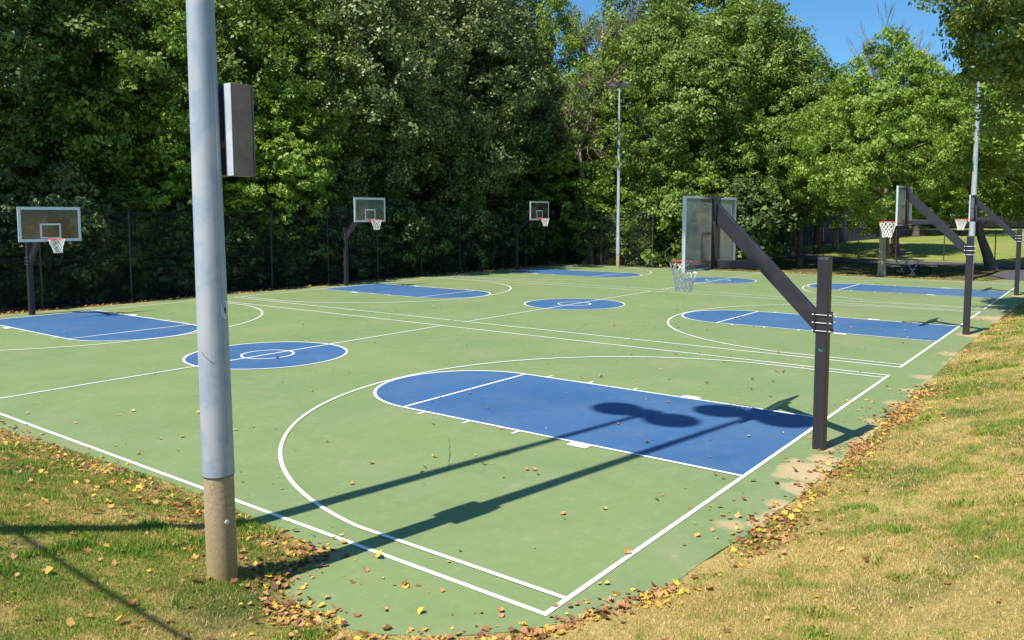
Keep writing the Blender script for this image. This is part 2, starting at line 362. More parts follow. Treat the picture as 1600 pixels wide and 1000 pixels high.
for ci, x0 in enumerate(XN):
    x1 = x0+W; m = x0+W/2; lw = LZ
    b = MB(); h = lw/2
    rect(b, x0-h, x0+h, -h, L+h, .008); rect(b, x1-h, x1+h, -h, L+h, .008); rect(b, x0+h, x1-h, -h, h, .008); rect(b, x0+h, x1-h, L-h, L+h, .008)
    b.build('boundary_line', M['line'], court)
    b = MB(); rect(b, x0+h, x1-h, L/2-h, L/2+h, .009); b.build('halfway_line', M['line'], court)
    # centre circle
    b = MB(); cr = 1.83; b.add([(m+cr*math.cos(a), L/2+cr*math.sin(a), .004) for a in np.linspace(0, 2*math.pi, 97)[:-1]], [tuple(range(96))]); b.build('centre_circle_fill', M['blue'], court)
    b = MB(); arcband(b, m, L/2, cr-.025, lw, 0, 2*math.pi, .011, 96); arcband(b, m, L/2, .585, lw*.9, 0, 2*math.pi, .011, 64); b.build('centre_circle_line', M['line'], court)
    for s in (0, 1):
        Yf = (lambda v: v) if s == 0 else (lambda v: L-v); sg = 1 if s == 0 else -1
        K = KW/2
        ar = [(m+K*math.cos(a), Yf(FT+K*math.sin(a)), .004) for a in np.linspace(0, math.pi, 49)]
        vs = [(m-K, Yf(0), .004), (m+K, Yf(0), .004)]+ar
        idx = tuple(range(len(vs)))
        b = MB(); b.add(vs, [idx if s == 0 else idx[::-1]]); b.build('painted_key', M['blue'], court)
        b = MB()
        for xx in (m-K, m+K): rect(b, xx-h, xx+h, min(Yf(h), Yf(FT)), max(Yf(h), Yf(FT)), .010)
        arcband(b, m, Yf(FT), K, lw, 0, sg*math.pi, .010); 
        yy = Yf(FT); rect(b, m-K+h, m+K-h, yy-h, yy+h, .0095)
        b.build('key_line', M['line'], court)
        b = MB()
        for sx in (-1, 1):
            e = m+sx*(K+h+.001); o_ = m+sx*(K+h+.16)
            for yy in (5.38, 4.42, 3.45): ya, yb = sorted((Yf(yy-.025), Yf(yy+.025))); rect(b, min(e, o_), max(e, o_), ya, yb, .010)
            ya, yb = sorted((Yf(2.18), Yf(2.5))); rect(b, min(e, o_), max(e, o_), ya, yb, .010)
        b.build('lane_block_mark', M['line'], court)
        b = MB(); a0 = math.asin(min(1, 0)); ang = math.acos(T/TR)
        arcband(b, m, Yf(HC), TR, lw, sg*ang, sg*(math.pi-ang), .012, 96)
        ytop = HC+TR*math.sin(ang)
        for sx in (-1, 1):
            xx = m+sx*T; rect(b, xx-h, xx+h, min(Yf(h), Yf(ytop)), max(Yf(h), Yf(ytop)), .012)
        b.build('three_point_line', M['line'], court)

for pts_ in ([(3.35, 4.05), (3.0, 3.72), (2.62, 3.38), (2.2, 3.02)], [(8.3, 14.2), (8.1, 13.2), (7.7, 12.6)], [(3.9, 10.9), (3.5, 10.8), (3.2, 10.3), (3.6, 9.7)], [(5.2, 17.5), (5.8, 16.1), (6.1, 15.6)], [(13.8, 8.5), (14.9, 8.9), (15.2, 9.6)]):
    b = MB(); P_ = []
    for i in range(len(pts_)-1):
        for k in range(5):
            t = k/5; P_.append(Vector((pts_[i][0]*(1-t)+pts_[i+1][0]*t+random.uniform(-.012, .012), pts_[i][1]*(1-t)+pts_[i+1][1]*t+random.uniform(-.012, .012), 0)))
    vs = []
    for i, p in enumerate(P_):
        d_ = (P_[min(i+1, len(P_)-1)]-P_[max(i-1, 0)]).normalized(); w_ = .006*random.uniform(.3, 1); vs += [(p.x-d_.y*w_, p.y+d_.x*w_, .006), (p.x+d_.y*w_, p.y-d_.x*w_, .006)]
    b.add(vs, [(2*i, 2*i+1, 2*i+3, 2*i+2) for i in range(len(P_)-1)]); b.build('scratch_mark', simple('scratch', (.06, .09, .045), (.11, .15, .07), 9), court)

# ------------------------------------------------------------------ path
def path():
    cl = [(80,30),(70,25.5),(62,20.5),(56,15.5),(53,11),(52.3,7),(52.8,2.5),(52,-2),(48,-3.5),(44,-1.4),(40.6,-.3)]
    P = []
    for i in range(len(cl)-1):
        for k in range(6):
            t = k/6; p0 = cl[max(i-1, 0)]; p1 = cl[i]; p2 = cl[i+1]; p3 = cl[min(i+2, len(cl)-1)]
            P.append(tuple(.5*((2*p1[a])+(-p0[a]+p2[a])*t+(2*p0[a]-5*p1[a]+4*p2[a]-p3[a])*t*t+(-p0[a]+3*p1[a]-3*p2[a]+p3[a])*t**3) for a in (0, 1)))
    P.append(cl[-1]); vs = []; w = 2.0
    for i, p in enumerate(P):
        a = Vector(P[max(i-1, 0)]); b = Vector(P[min(i+1, len(P)-1)]); d = (b-a).normalized(); nrm = Vector((-d.y, d.x)); ww = w*(.5 if i == len(P)-1 else 1)
        for s in (-1, -.5, 0, .5, 1):
            q = Vector(p)+nrm*(s*ww); vs.append((q.x, q.y, float(hgt(q.x, q.y))+.035))
    fs = [(5*i+j, 5*i+j+1, 5*i+j+6, 5*i+j+5) for i in range(len(P)-1) for j in range(4)]
    b = MB(); b.add(vs, fs); o = b.build('path', M['asphalt']); tag(o, kind='structure')
path()

# ------------------------------------------------------------------ basketball hoops (local: +Y into court, post at origin)
def make_hoop(dz):
    root = empty('basketball_hoop')
    MB().box(-.08, .08, -.078, .078, 0, 2.64).build('post', M['black'], root, bevel=.012)
    MB().box(-.083, .083, -.081, .081, 2.643, 2.655).build('post_cap', M['black'], root, bevel=.004)
    MB().box(-.16, .16, -.15, .17, .0, .012).build('base_stain', M['rust'], root) if False else None
    # arm from clamp to top of the board
    zc = 1.76+dz; a = Vector((0, .10, zc-.02)); e = Vector((0, 1.55, 3.30+dz-.05))
    arm = MB(); prof = []
    y0, y1 = .083, 1.53
    def zl(y): return zc+ .01 + (y-.083)*1.015
    hh = .15
    vs = []
    for y in (y0, y1):
        for x, s in ((-.05, -1), (.05, -1), (.05, 1), (-.05, 1)): vs.append((x, y, zl(y)+s*hh))
    arm.add(vs, [(0,1,2,3),(7,6,5,4),(0,4,5,1),(1,5,6,2),(2,6,7,3),(3,7,4,0)]); arm.build('arm', M['dust_black'], root, bevel=.008)
    MB().box(-.045, .045, .78, 1.535, 2.45+dz, 2.57+dz).build('horizontal_strut', M['dust_black'], root, bevel=.006)
    br = MB()
    br.box(-.085, -.035, 1.535, 1.60, 2.44+dz, 3.47+dz); br.box(.035, .085, 1.535, 1.60, 2.44+dz, 3.47+dz)
    br.box(-.03, .03, 1.537, 1.545, 2.46+dz, 3.45+dz)
    br.build('back_bracket', M['black'], root)
    MB().box(-.30, .30, 1.575, 1.62, 3.475+dz, 3.50+dz).build('cross_bracket', M['black'], root)
    MB().box(-.26, .26, 1.585, 1.628, 2.42+dz, 2.438+dz).build('cross_bracket', M['black'], root)
    MB().box(-.10, .10, .078, .10, 1.62+dz, 1.90+dz).build('clamp', M['black'], root)
    c_ = MB().box(-.11, .11, -.10, -.078, 1.62+dz, 1.90+dz).build('clamp', M['black'], root)
    for z in (1.65, 1.76, 1.87):
        for sx in (-1, 1):
            bb = MB(); bb.tube([(sx*.092, -.135, z+dz), (sx*.092, .125, z+dz)], .0065, 6); bb.tube([(sx*.092, -.118, z+dz), (sx*.092, -.102, z+dz)], .013, 6); bb.tube([(sx*.092, .102, z+dz), (sx*.092, .118, z+dz)], .013, 6)
            bb.build('bolt', M['chrome'], c_)
    # backboard
    yb = 1.66; w = .915; z0 = 2.42+dz; z1 = 3.49+dz
    gl = MB(); gl.box(-w+.03, w-.03, yb-.006, yb+.006, z0+.03, z1-.03); gb = gl.build('backboard', M['glass'], root)
    fr = MB(); t = .035; d0, d1 = yb-.035, yb+.012
    fr.box(-w, -w+t, d0, d1, z0, z1).box(w-t, w, d0, d1, z0, z1).box(-w+t, w-t, d0, d1, z0, z0+t).box(-w+t, w-t, d0, d1, z1-t, z1); fr.build('frame', M['alu'], gb, bevel=.003)
    ln = MB(); y0, y1 = yb+.007, yb+.010; q = w-.035; zz0, zz1 = z0+.035, z1-.035; s = .05
    ln.box(-q, -q+s, y0, y1, zz0, zz1).box(q-s, q, y0, y1, zz0, zz1).box(-q+s, q-s, y0, y1, zz0, zz0+s).box(-q+s, q-s, y0, y1, zz1-s, zz1); ln.build('border_stripe', M['white'], gb)
    sq = MB(); a = .305; b0 = 2.52+dz; b1 = b0+.46
    sq.box(-a, -a+s, y0, y1, b0, b1).box(a-s, a, y0, y1, b0, b1).box(-a+s, a-s, y0, y1, b1-s, b1).box(-a+s, a-s, y0, y1, b0, b0+s*.8); sq.build('target_square', M['white'], gb)
    # rim
    zr = 2.515+dz; rr = .2286; yc = yb+.012+.15+rr
    rim = MB(); rim.tube([(rr*math.cos(a), yc+rr*math.sin(a), zr) for a in np.linspace(0, 2*math.pi, 37)], .0095, 6, cap=False)
    rim.box(-.075, .075, yb+.013, yb+.024, zr-.115, zr+.015)
    rim.beam((-.06, yb+.02, zr-.012), (-.1, yc-rr*.86, zr-.008), .025, .02).beam((.06, yb+.02, zr-.012), (.1, yc-rr*.86, zr-.008), .025, .02)
    rim.add([(-.07, yb+.02, zr-.006), (.07, yb+.02, zr-.006), (.11, yc-rr*.9, zr-.004), (-.11, yc-rr*.9, zr-.004), (-.07, yb+.02, zr-.014), (.07, yb+.02, zr-.014), (.11, yc-rr*.9, zr-.012), (-.11, yc-rr*.9, zr-.012)], [(0,1,2,3),(7,6,5,4),(0,4,5,1),(1,5,6,2),(2,6,7,3),(3,7,4,0)])
    for sx in (-1, 1): rim.add([(sx*.07, yb+.02, zr+.01), (sx*.07, yb+.02, zr-.10), (sx*.13, yc-rr*.8, zr-.03), (sx*.13, yc-rr*.8, zr+.01), (sx*.076, yb+.02, zr+.01), (sx*.076, yb+.02, zr-.10), (sx*.136, yc-rr*.8, zr-.03), (sx*.136, yc-rr*.8, zr+.01)], [(0,1,2,3),(7,6,5,4),(0,4,5,1),(1,5,6,2),(2,6,7,3),(3,7,4,0)])
    rm = rim.build('rim', M['orange'], root, smooth=False)
    net = MB(); ns = 12; lv = [(0, .225), (-.07, .212), (-.14, .19), (-.21, .165), (-.28, .145), (-.35, .128), (-.43, .122)]
    for k in range(ns):
        for sgn in (-1, 1):
            pp = []
            for j, (dzz, r_) in enumerate(lv):
                a = 2*math.pi*(k+sgn*.5*j)/ns + .02*math.sin(k*3.1+j*1.7)
                pp.append((r_*math.cos(a)-.03*(j/6)**2, yc+r_*math.sin(a), zr+dzz-.006+.012*math.sin(k*2.3+j)))
            net.tube(pp, .0065, 5, cap=False)
    net.build('net', M['net'], rm)
    return root
hoopA = make_hoop(0.0); hoopB = make_hoop(.5)
HG = 'basketball hoops along both ends of the courts'
labs = ['nearest basketball hoop, large dark arm and grey board back, teal scribble on its post',
        'black basketball hoop at the right end of the middle court, white clamp bands on post',
        'rightmost and farthest basketball hoop on the right baseline, post half in tree shade',
        'far-side basketball hoop at left edge with wide glass board facing camera, before the fence',
        'small far basketball hoop before lit leaves, middle one of the three along the fence',
        'most distant basketball hoop by the fence, board turned sideways with bright orange rim']
Hs = []
for i in range(3):
    for s in (0, 1):
        src = hoopA if i == 0 else hoopB
        o = src if (s == 0 and i < 2) else copy_tree(src)
        if o is not src and s == 0 and i == 2: pass
        hx = XN[i]+W/2+((.04, .1, .1), (-.08, .12, .1))[s][i]
        Hs.append((o, i, s, hx))
for o, i, s, hx in Hs:
    o.location = (hx, -.39 if s == 0 else L+.42, 0); o.rotation_euler = (0, 0, 0 if s == 0 else math.pi)
    tag(o, labs[i] if s == 0 else labs[3+i], 'basketball hoop', HG)
for o, i, sd_, hx in Hs:
    if sd_:
        for ch in o.children:
            if ch.name.startswith('backboard'): ch.material_slots[0].link = 'OBJECT'; ch.material_slots[0].material = M['glass_shaded']
h1 = Hs[0][0]
b = MB()  # teal scribble on the court-side face of the nearest post (facing the camera)
sc = [(-.03, 1.40), (-.022, 1.375), (-.008, 1.37), (.008, 1.372), (.022, 1.378), (.03, 1.402)]
b.tube([(-.0825, x, z) for x, z in sc], .003, 4); b.tube([(-.0825, x, z) for x, z in [(-.026, 1.40), (-.01, 1.388), (.008, 1.398), (.026, 1.39)]], .0025, 4)
b.build('teal_scribble', simple('teal_paint', (.02, .30, .28), (.04, .42, .38), 9), h1)

# ------------------------------------------------------------------ floodlight poles
def make_light(h=13.4, base=.93, box=False):
    root = empty('floodlight_pole')
    def ring(r0, r1, z0, z1, n): 
        b = MB(); b.tube([(0, 0, z0+(z1-z0)*i/12) for i in range(13)], [r0+(r1-r0)*i/12 for i in range(13)], n, cap=False); return b
    b = ring(.127, .123, -.3, base, 40); b.build('concrete_base', M['conc'], root, smooth=True)
    o = ring(.131, .058, base-.06, h, 64)
    o = o.build('pole', M['galv'], root, smooth=True); MB().tube([(0, 0, h-.002), (0, 0, h+.02)], .062, 24).build('pole_cap', M['galv'], root)
    MB().tube([(0, 0, base-.064), (0, 0, base-.058)], .1312, 48).build('sleeve_ring', M['cab_dark'], root)
    sw = MB(); sw.tube([(.02, -.1285, base+.2), (.02, -.083, h*.66)], .006, 5); sw.build('weld_seam', M['galv'], root)
    MB().tube([(0, 0, h*.66), (0, 0, h*.66+.1)], .10, 12).build('collar', M['galv'], root)
    ca = MB(); ca.tube([(0, -.62, h+.05), (0, -.25, h+.10), (0, .25, h+.10), (0, .62, h+.05)], .03, 8); ca.build('crossarm', M['galv'], root)
    MB().box(-.2, .28, -.16, .16, h+.08, h+.30).build('shadow_filler_box', M['cab_dark'], root, bevel=.02)  # box added at the hub so the lamp-head shadows merge
    for s in (-1, 1):
        hd = MB(); c = Vector((.12, s*.53, h)); ax = Vector((.35, s*.12, -1)).normalized()
        hd.tube([c-ax*.24, c-ax*.16, c-ax*.02, c+ax*.05], [.13, .22, .36, .365], 24)
        hd.v = [(x, c.y+(y-c.y)*1.25, z) for x, y, z in hd.v]
        q = hd.build('lamp_head', M['cab_dark'], root)
        ln = MB(); ln.tube([c+ax*.051, c+ax*.06], [.33, .32], 24); ln.v = [(x, c.y+(y-c.y)*1.25, z) for x, y, z in ln.v]; ln.build('lens', simple('lens_grey', (.30, .31, .32), (.42, .42, .42), 5, .25), q)
    return root
LG = 'floodlight poles around the courts'
lp = make_light(base=1.05); lp.location = (-1.36, 2.42, .06)
tag(lp, 'big grey floodlight pole in the left foreground with metal cabinet and tan concrete foot', 'light pole', LG)
sp = [copy_tree(lp) for _ in range(3)]; lp.rotation_euler = (-.0045, -.0034, 0)
# extras on the nearest pole
z0 = 3.49; z1 = 4.24
bk = MB().box(.13, .28, -.117, .16, z0+.01, z1-.01); cb = bk.build('cabinet', M['cab_dark'], lp, bevel=.003)
dr = MB().box(.112, .32, -.215, -.1185, z0, z1); dr.build('cabinet_door', M['brownface'], cb, bevel=.004)
MB().box(.105, .1105, -.215, -.1195, z0+.003, z1-.003).build('lit_door_edge', M['cab_lit'], cb)  # sun-facing side of the door, its brightness painted as a pale strip
MB().box(.300, .306, -.2185, -.2155, z0+.01, z1-.01).build('door_seam', M['cab_dark'], cb)
MB().tube([(.129, -.075, z0+.26), (.10, -.075, z0+.26)], .035, 12).build('conduit_knob', M['rust'], cb)
def on_pole(ang, r, z): return (r*math.cos(ang), r*math.sin(ang), z)
def plate(mb, ang, r, z, w, h, rim_):
    vs = []
    for k in range(20):
        t = 2*math.pi*k/20; cx = w*math.copysign(abs(math.cos(t))**.6, math.cos(t)); cz = h*math.copysign(abs(math.sin(t))**.6, math.sin(t))
        vs.append(on_pole(ang+cx/r, r, z+cz))
    mb.add(vs, [tuple(range(20))])
a_cam = math.atan2(-5.97, -3.75)
b = MB(); plate(b, a_cam+.93, .1245, 2.39, .042, .072, 0); b.build('white_tag', M['white'], lp)
b = MB(); plate(b, a_cam+.93, .126, 2.385, .010, .026, 0); b.build('tag_symbol', M['black'], lp)
b = MB(); p = on_pole(a_cam+.42, .122, .60); q = on_pole(a_cam+.42, .138, .60); b.tube([p, q], .018, 10); b.build('bolt_head', M['alu'], lp)
b = MB(); b.tube([on_pole(a_cam-1.1+.26*i, .1265, 2.08-.028*i-(.012 if i > 1 else 0)) for i in range(5)], .0022, 4); b.build('pen_scratch', M['black'], lp)
sp[0].location = (37.45, 20.75, 0); sp[0].rotation_euler = (0, 0, R(170)); sp[0].scale = (.62, .95, 10.9/13.4)
tag(sp[0], 'tall thin floodlight pole before the far maple, two round lamps on top', 'light pole', LG)
sp[1].location = (39.2, 2.15, 0); sp[1].rotation_euler = (0, 0, math.pi); sp[1].scale = (1.1, 1.1, 10.9/13.4)
tag(sp[1], 'pale blue-grey light pole behind the second hoop at right, top hidden in maple leaves', 'light pole', LG)
sp[2].location = (-3.0, 4.05, .66); sp[2].scale = (1, 1, 1.03); sp[2].rotation_euler = (0, 0, R(-8))
tag(sp[2], 'floodlight pole just outside the left edge, seen by its long shadow crossing the key', 'light pole', LG)
# overhead cable (off frame, throws the thin shadow on the left grass) and its poles
b = MB(); pp = []
for i in range(25):
    t = i/24; y = -12+t*28; x = -5.85-.35*t; pp.append((x, y, 6.2-.9*4*t*(1-t)*.25+.3))
b.tube(pp, .028, 6); cbl = b.build('overhead_cable', M['wire']); tag(cbl, 'black overhead cable, seen by its thin diagonal shadow on the left grass', 'cable')
for y, x in ((-12.1, -5.85), (16.1, -6.2)):
    t = empty('utility_pole', (x, y, float(hgt(x, y)))); hgt_ = 7.2-t.location.z
    MB().tube([(0, 0, -.3), (0, 0, hgt_)], [.14, .10], 12).build('pole', M['bark'], t); MB().box(-.5, .5, -.05, .05, hgt_-.5, hgt_-.4).build('crossarm', M['bark'], t)
    tag(t, 'wooden utility pole outside the frame at %s end of the overhead cable' % ('the near' if y < 0 else 'the far left'), 'utility pole', 'utility poles carrying the cable')

# ------------------------------------------------------------------ fences
def chain_panel(mb, a, b, z0, z1, s, t=.0036):
    a = Vector(a); b = Vector(b); d = b-a; Ln = d.length; d.normalize(); nrm = Vector((-d.y, d.x, 0)); H = z1-z0
    k = -H
    while k < Ln:
        for sg in (1, -1):
            # line u-v = k  -> (k,0)-(k+H,H)
            u0, v0, u1, v1 = k, 0, k+H, H
            if u0 < 0: v0 = -u0; u0 = 0
            if u1 > Ln: v1 -= u1-Ln; u1 = Ln
            if u1-u0 > .02:
                if sg == -1: v0, v1 = H-v0, H-v1
                p = a+d*u0+Vector((0, 0, z0+v0)); q = a+d*u1+Vector((0, 0, z0+v1)); o_ = nrm*(.002*sg)
                dd = (q-p).normalized(); w = dd.cross(nrm)*t
                mb.add([p+w+o_, p-w+o_, p+nrm*t+o_, q+w+o_, q-w+o_, q+nrm*t+o_], [(0,1,4,3),(1,2,5,4),(2,0,3,5)])
        k += s
def fence(name, pts, H, gap, s, label, rails, pr=.03, midposts=None):
    root = empty(name, (pts[0][0], pts[0][1], 0)); O = Vector((pts[0][0], pts[0][1], 0))
    for i in range(len(pts)-1):
        a = Vector((*pts[i], 0))-O; b = Vector((*pts[i+1], 0))-O; n = max(1, round((b-a).length/gap))
        za = float(hgt(*pts[i])); zb = float(hgt(*pts[i+1])); z_ = max(za, 0)
        for k in range(n+(1 if i == len(pts)-2 else 0)):
            p = a.lerp(b, k/n); zz = float(hgt(p.x+O.x, p.y+O.y))
            MB().tube([(p.x, p.y, min(zz, 0)-.1), (p.x, p.y, H+za+(zb-za)*k/n+.05)], pr, 8).build('post', M['fpost'], root)
        for rz in rails:
            MB().tube([a+Vector((0, 0, rz+za)), b+Vector((0, 0, rz+zb))], .026, 6).build('rail', M['wire'], root)
        mb = MB(); chain_panel(mb, a, b, za+.03, H+za, s); mb.build('chain_link_mesh', M['wire'], root)
    return tag(root, label, 'fence')
fence('chain_link_fence', [(-12, 26.1), (38.4, 26.1), (38.4, 18.9)], 3.35, 3.25, .085, 'tall black chain-link fence along the far side of the courts, before the dark woods', (3.33, 1.65, .08), .032)
fence('chain_link_fence', [(66, 24), (58, 17), (56.2, 9), (57.2, -6)], 2.15, 3.2, .12, 'lower black chain-link fence beyond the path, before the sunny sloping field', (2.13,), .035)

# ------------------------------------------------------------------ picnic table
def table():
    x, y = at(1419, 43.5); t = empty('picnic_table', (x, y, 0), math.atan2(-.795, .606))  # local x runs across the view
    MB().box(-.42, .42, -.9, -.05, .71, .78).box(-.42, .42, -.03, .9, .71, .78).build('table_top', M['tablewood'], t, bevel=.005)
    for s in (-1, 1):
        MB().box(s*.98-.20, s*.98+.20, -.9, .9, .41, .47).build('bench_seat', M['tablewood'], t, bevel=.005)
        MB().box(s*.95-.03, s*.95+.03, -.62, -.58, -.02, .42).box(s*.95-.03, s*.95+.03, .58, .62, -.02, .42).build('bench_leg', M['wire'], t)
        l = MB(); l.beam((-.36, s*.6, .71), (.08, s*.6, 0), .05, .05, (0, 1, 0)); l.beam((.36, s*.6+.06, .71), (-.08, s*.6+.06, 0), .05, .05, (0, 1, 0)); l.build('crossed_leg', M['alu'], t)
        MB().box(-.95, .95, s*.6-.10, s*.6-.06, .34, .39).build('brace', M['wire'], t)
    tag(t, 'wooden picnic table with crossed pale legs and two benches, in shade right of the tree', 'picnic table')
table()

# ------------------------------------------------------------------ far boundary: dark plank fence, stone bank
def plankfence():
    a = Vector((*at(1175, 66), 0)); b = Vector((*at(1420, 76), 0)); d = b-a; n = int(d.length/.28); t = empty('plank_fence', a)
    mb = MB(); d.normalize()
    for k in range(n):
        p = d*(k*.28); z = float(hgt(a.x+p.x, a.y+p.y)); hh = 3.1+random.uniform(-.03, .03)
        q = p+d*.262; nn = Vector((-d.y, d.x, 0))*(.012+(k % 2)*.02)
        mb.add([p+Vector((0,0,z-.2))-nn, q+Vector((0,0,z-.2))-nn, q+Vector((0,0,z+hh))-nn, p+Vector((0,0,z+hh))-nn, p+Vector((0,0,z-.2))+nn, q+Vector((0,0,z-.2))+nn, q+Vector((0,0,z+hh))+nn, p+Vector((0,0,z+hh))+nn],
               [(0,1,2,3),(7,6,5,4),(0,4,5,1),(1,5,6,2),(2,6,7,3),(3,7,4,0)])
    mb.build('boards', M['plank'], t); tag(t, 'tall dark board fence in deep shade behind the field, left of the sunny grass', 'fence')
plankfence()
def stones():
    t = MB(); a = Vector((*at(1465, 88), 0)); b = Vector((*at(1640, 84), 0)); rr = random.Random(5)
    n = 26
    for row in range(3):
        for k in range(n):
            p = a.lerp(b, (k+rr.uniform(-.3, .3))/n); z = float(hgt(p.x, p.y))+.15+row*.42; s = rr.uniform(.28, .5)
            vs = []
            for sx in (-1, 1):
                for sy in (-1, 1):
                    for sz in (-1, 1): vs.append((p.x+sx*s*rr.uniform(.7, 1.1), p.y+sy*s*rr.uniform(.6, 1), z+sz*.24*rr.uniform(.7, 1.1)))
            t.add(vs, [(0,1,3,2),(4,6,7,5),(0,4,5,1),(2,3,7,6),(0,2,6,4),(1,5,7,3)])
    o = t.build('stone_wall', M['stone'], bevel=.06); tag(o, 'low sunlit tan stone wall at the top of the grassy field', 'stone wall')
stones()

# ------------------------------------------------------------------ trees
def leaf_cloud(centers, radii, per, size, seed, up=.35, flat=.55, droop=.0, name='crown', mat=None, outc=None):
    """many small pointed leaves scattered through clumps"""
    r = np.random.default_rng(seed); n = len(centers); cnt = np.maximum(8, (per*np.asarray(radii)**2/np.mean(np.asarray(radii)**2)).astype(int))
    ids = np.repeat(np.arange(n), cnt); Nn = len(ids)
    c = np.asarray(centers)[ids]; rad = np.asarray(radii)[ids]
    u = r.normal(size=(Nn, 3)); u /= np.linalg.norm(u, axis=1)[:, None]; rr = r.random(Nn)**.45
    off = u*(rr*rad)[:, None]; off[:, 2] *= flat
    off[:, 2] -= droop*(np.hypot(off[:, 0], off[:, 1])**2)/np.maximum(rad, .1)
    p = c+off
    cn = r.normal(size=(n, 3))*.35; nr = r.normal(size=(Nn, 3))*.42+off/np.maximum(rad, .01)[:, None]*.6+cn[ids]; nr[:, 2] += up
    if outc is not None:
        oc = p-np.asarray(outc); oc /= np.linalg.norm(oc, axis=1)[:, None]+1e-6; nr += oc*.25
    nr /= np.linalg.norm(nr, axis=1)[:, None]
    t = r.normal(size=(Nn, 3)); t -= nr*np.sum(t*nr, 1)[:, None]; t /= np.linalg.norm(t, axis=1)[:, None]; b = np.cross(nr, t)
    s = size*(.45+1.0*r.random(Nn)**1.6)*(.75+.5*r.random(n))[ids]; s = s[:, None]*1.12
    v0 = p-t*s*.5; v1 = p+b*s*.34-t*s*.02+nr*s*.06; v2 = p+t*s*.5-nr*s*.06; v3 = p-b*s*.34-t*s*.02+nr*s*.06
    return np.stack([v0, v1, v2, v3], 1).reshape(-1, 3)
def build_leaves(V, mat, name='crown', parent=None):
    n = len(V)//4
    return npmesh(name, V, np.full(n, 4), np.arange(n*4), mat, parent)
def make_tree(name, seed, H, Rx, z0, nl, mat, bark, tr=.28, size=.2, per=90, lobes=3, cl=(.55, 1.0), lean=(0, 0), shape=1.0, nclump=240, up=.35, flat=.55, droop=0.1, trunk_to=.72, hollow=.5):
    """H total height, Rx crown radius, z0 crown base"""
    r = np.random.default_rng(seed); root = empty(name); rr = random.Random(seed)
    tk = MB(); top = Vector((lean[0], lean[1], H*trunk_to)); pts = []; rad = []
    for i in range(9):
        t = i/8; w = .12*H/12
        pts.append(Vector((lean[0]*t+rr.uniform(-w, w)*(t > 0), lean[1]*t+rr.uniform(-w, w)*(t > 0), -.15+t*(H*trunk_to+.15)))); rad.append(tr*(1-.78*t)*(1.0 if i else 2.1)*(1.15 if i == 1 else 1))
    pts.insert(1, pts[0].lerp(pts[1], .28)); rad.insert(1, tr*1.18)
    tk.tube(pts, rad, 10)
    zc = (z0+H)/2; hz = (H-z0)/2
    # lumpy envelope
    ld = r.normal(size=(lobes*3+4, 3)); ld /= np.linalg.norm(ld, axis=1)[:, None]; la = r.uniform(-.28, .28, len(ld))
    def env(d):
        f = 1+sum(a*np.clip(d@l, 0, 1)**3 for a, l in zip(la, ld)); return f
    d = r.normal(size=(nclump, 3)); d /= np.linalg.norm(d, axis=1)[:, None]
    q = hollow+(1.0-hollow)*r.random(nclump)**.6
    e = env(d)*q
    zz = d[:, 2]*e; rx = Rx*e*(1-.35*shape*np.clip(zz, 0, 1))
    cen = np.stack([d[:, 0]*rx+lean[0]*.8, d[:, 1]*rx+lean[1]*.8, zc+hz*zz], 1)
    cen[:, 2] = np.maximum(cen[:, 2], z0*.8)
    radii = r.uniform(cl[0], cl[1], nclump)
    # limbs to some clumps
    for k in range(nl):
        c = Vector(cen[k]); h0 = max(.18*H, min(c.z-.35*abs(Vector((c.x, c.y)).length), H*trunk_to*.97)); tt = (h0+.15)/(H*trunk_to+.15)
        i = min(int(tt*8), 7); s0 = pts[0].lerp(pts[-1], tt); s0 = Vector((lean[0]*tt, lean[1]*tt, h0))
        mid = s0.lerp(c, .5)+Vector((rr.uniform(-.3, .3), rr.uniform(-.3, .3), rr.uniform(0, .5)))
        r0 = tr*(1-.78*tt)*.5; tk.tube([s0, s0.lerp(mid, .5)+Vector((0, 0, .1)), mid, mid.lerp(c, .6), c], [r0, r0*.75, r0*.5, r0*.3, .012], 5)
    tk.build('trunk', bark, root, smooth=True)
    V = leaf_cloud(cen, radii, per, size, seed+1, up, flat, droop, outc=(0, 0, zc))
    build_leaves(V, LEAF[mat], 'crown', root)
    return root
def recrown(root, mat):
    for ch in root.children:
        if ch.name.startswith('crown'):
            ch.material_slots[0].link = 'OBJECT'; ch.material_slots[0].material = LEAF[mat]
def rebark(root, m):
    for ch in root.children:
        if ch.name.startswith('trunk'): ch.material_slots[0].link = 'OBJECT'; ch.material_slots[0].material = m
def place(o, x, y, sc=1, rz=0, label=None, cat='tree', group=None, mat=None, sz=None, z=None):
    o.location = (x, y, float(hgt(x, y)) if z is None else z); o.rotation_euler = (0, 0, rz); o.scale = (sc, sc, sz or sc)
    if mat: recrown(o, mat)
    tag(o, label, cat, group); return o
# -- prototypes
P_maple = make_tree('maple_tree', 11, 16, 6.6, 2.6, 26, 'mid', M['bark'], .34, .165, 105, nclump=1050, cl=(.3, .8), flat=.7, hollow=.55)
P_wood = make_tree('woodland_tree', 12, 18, 4.8, 2.5, 16, 'dark', M['bark'], .26, .17, 78, nclump=720, cl=(.3, .85), flat=.65, hollow=.5)
P_wood2 = make_tree('woodland_tree', 13, 19, 4.4, 4.0, 18, 'grey', M['bark'], .28, .16, 78, nclump=760, cl=(.3, .75), flat=.9, droop=.5, hollow=.5)
P_young = make_tree('young_tree', 14, 9.2, 2.9, 1.6, 14, 'bright', M['bark'], .12, .19, 48, nclump=330, cl=(.22, .6), shape=1.6, flat=.5, hollow=.4)
P_bush = make_tree('shrub', 15, 4.6, 2.3, .2, 8, 'mid', M['bark'], .05, .15, 80, nclump=230, cl=(.25, .6), trunk_to=.5, hollow=.3)
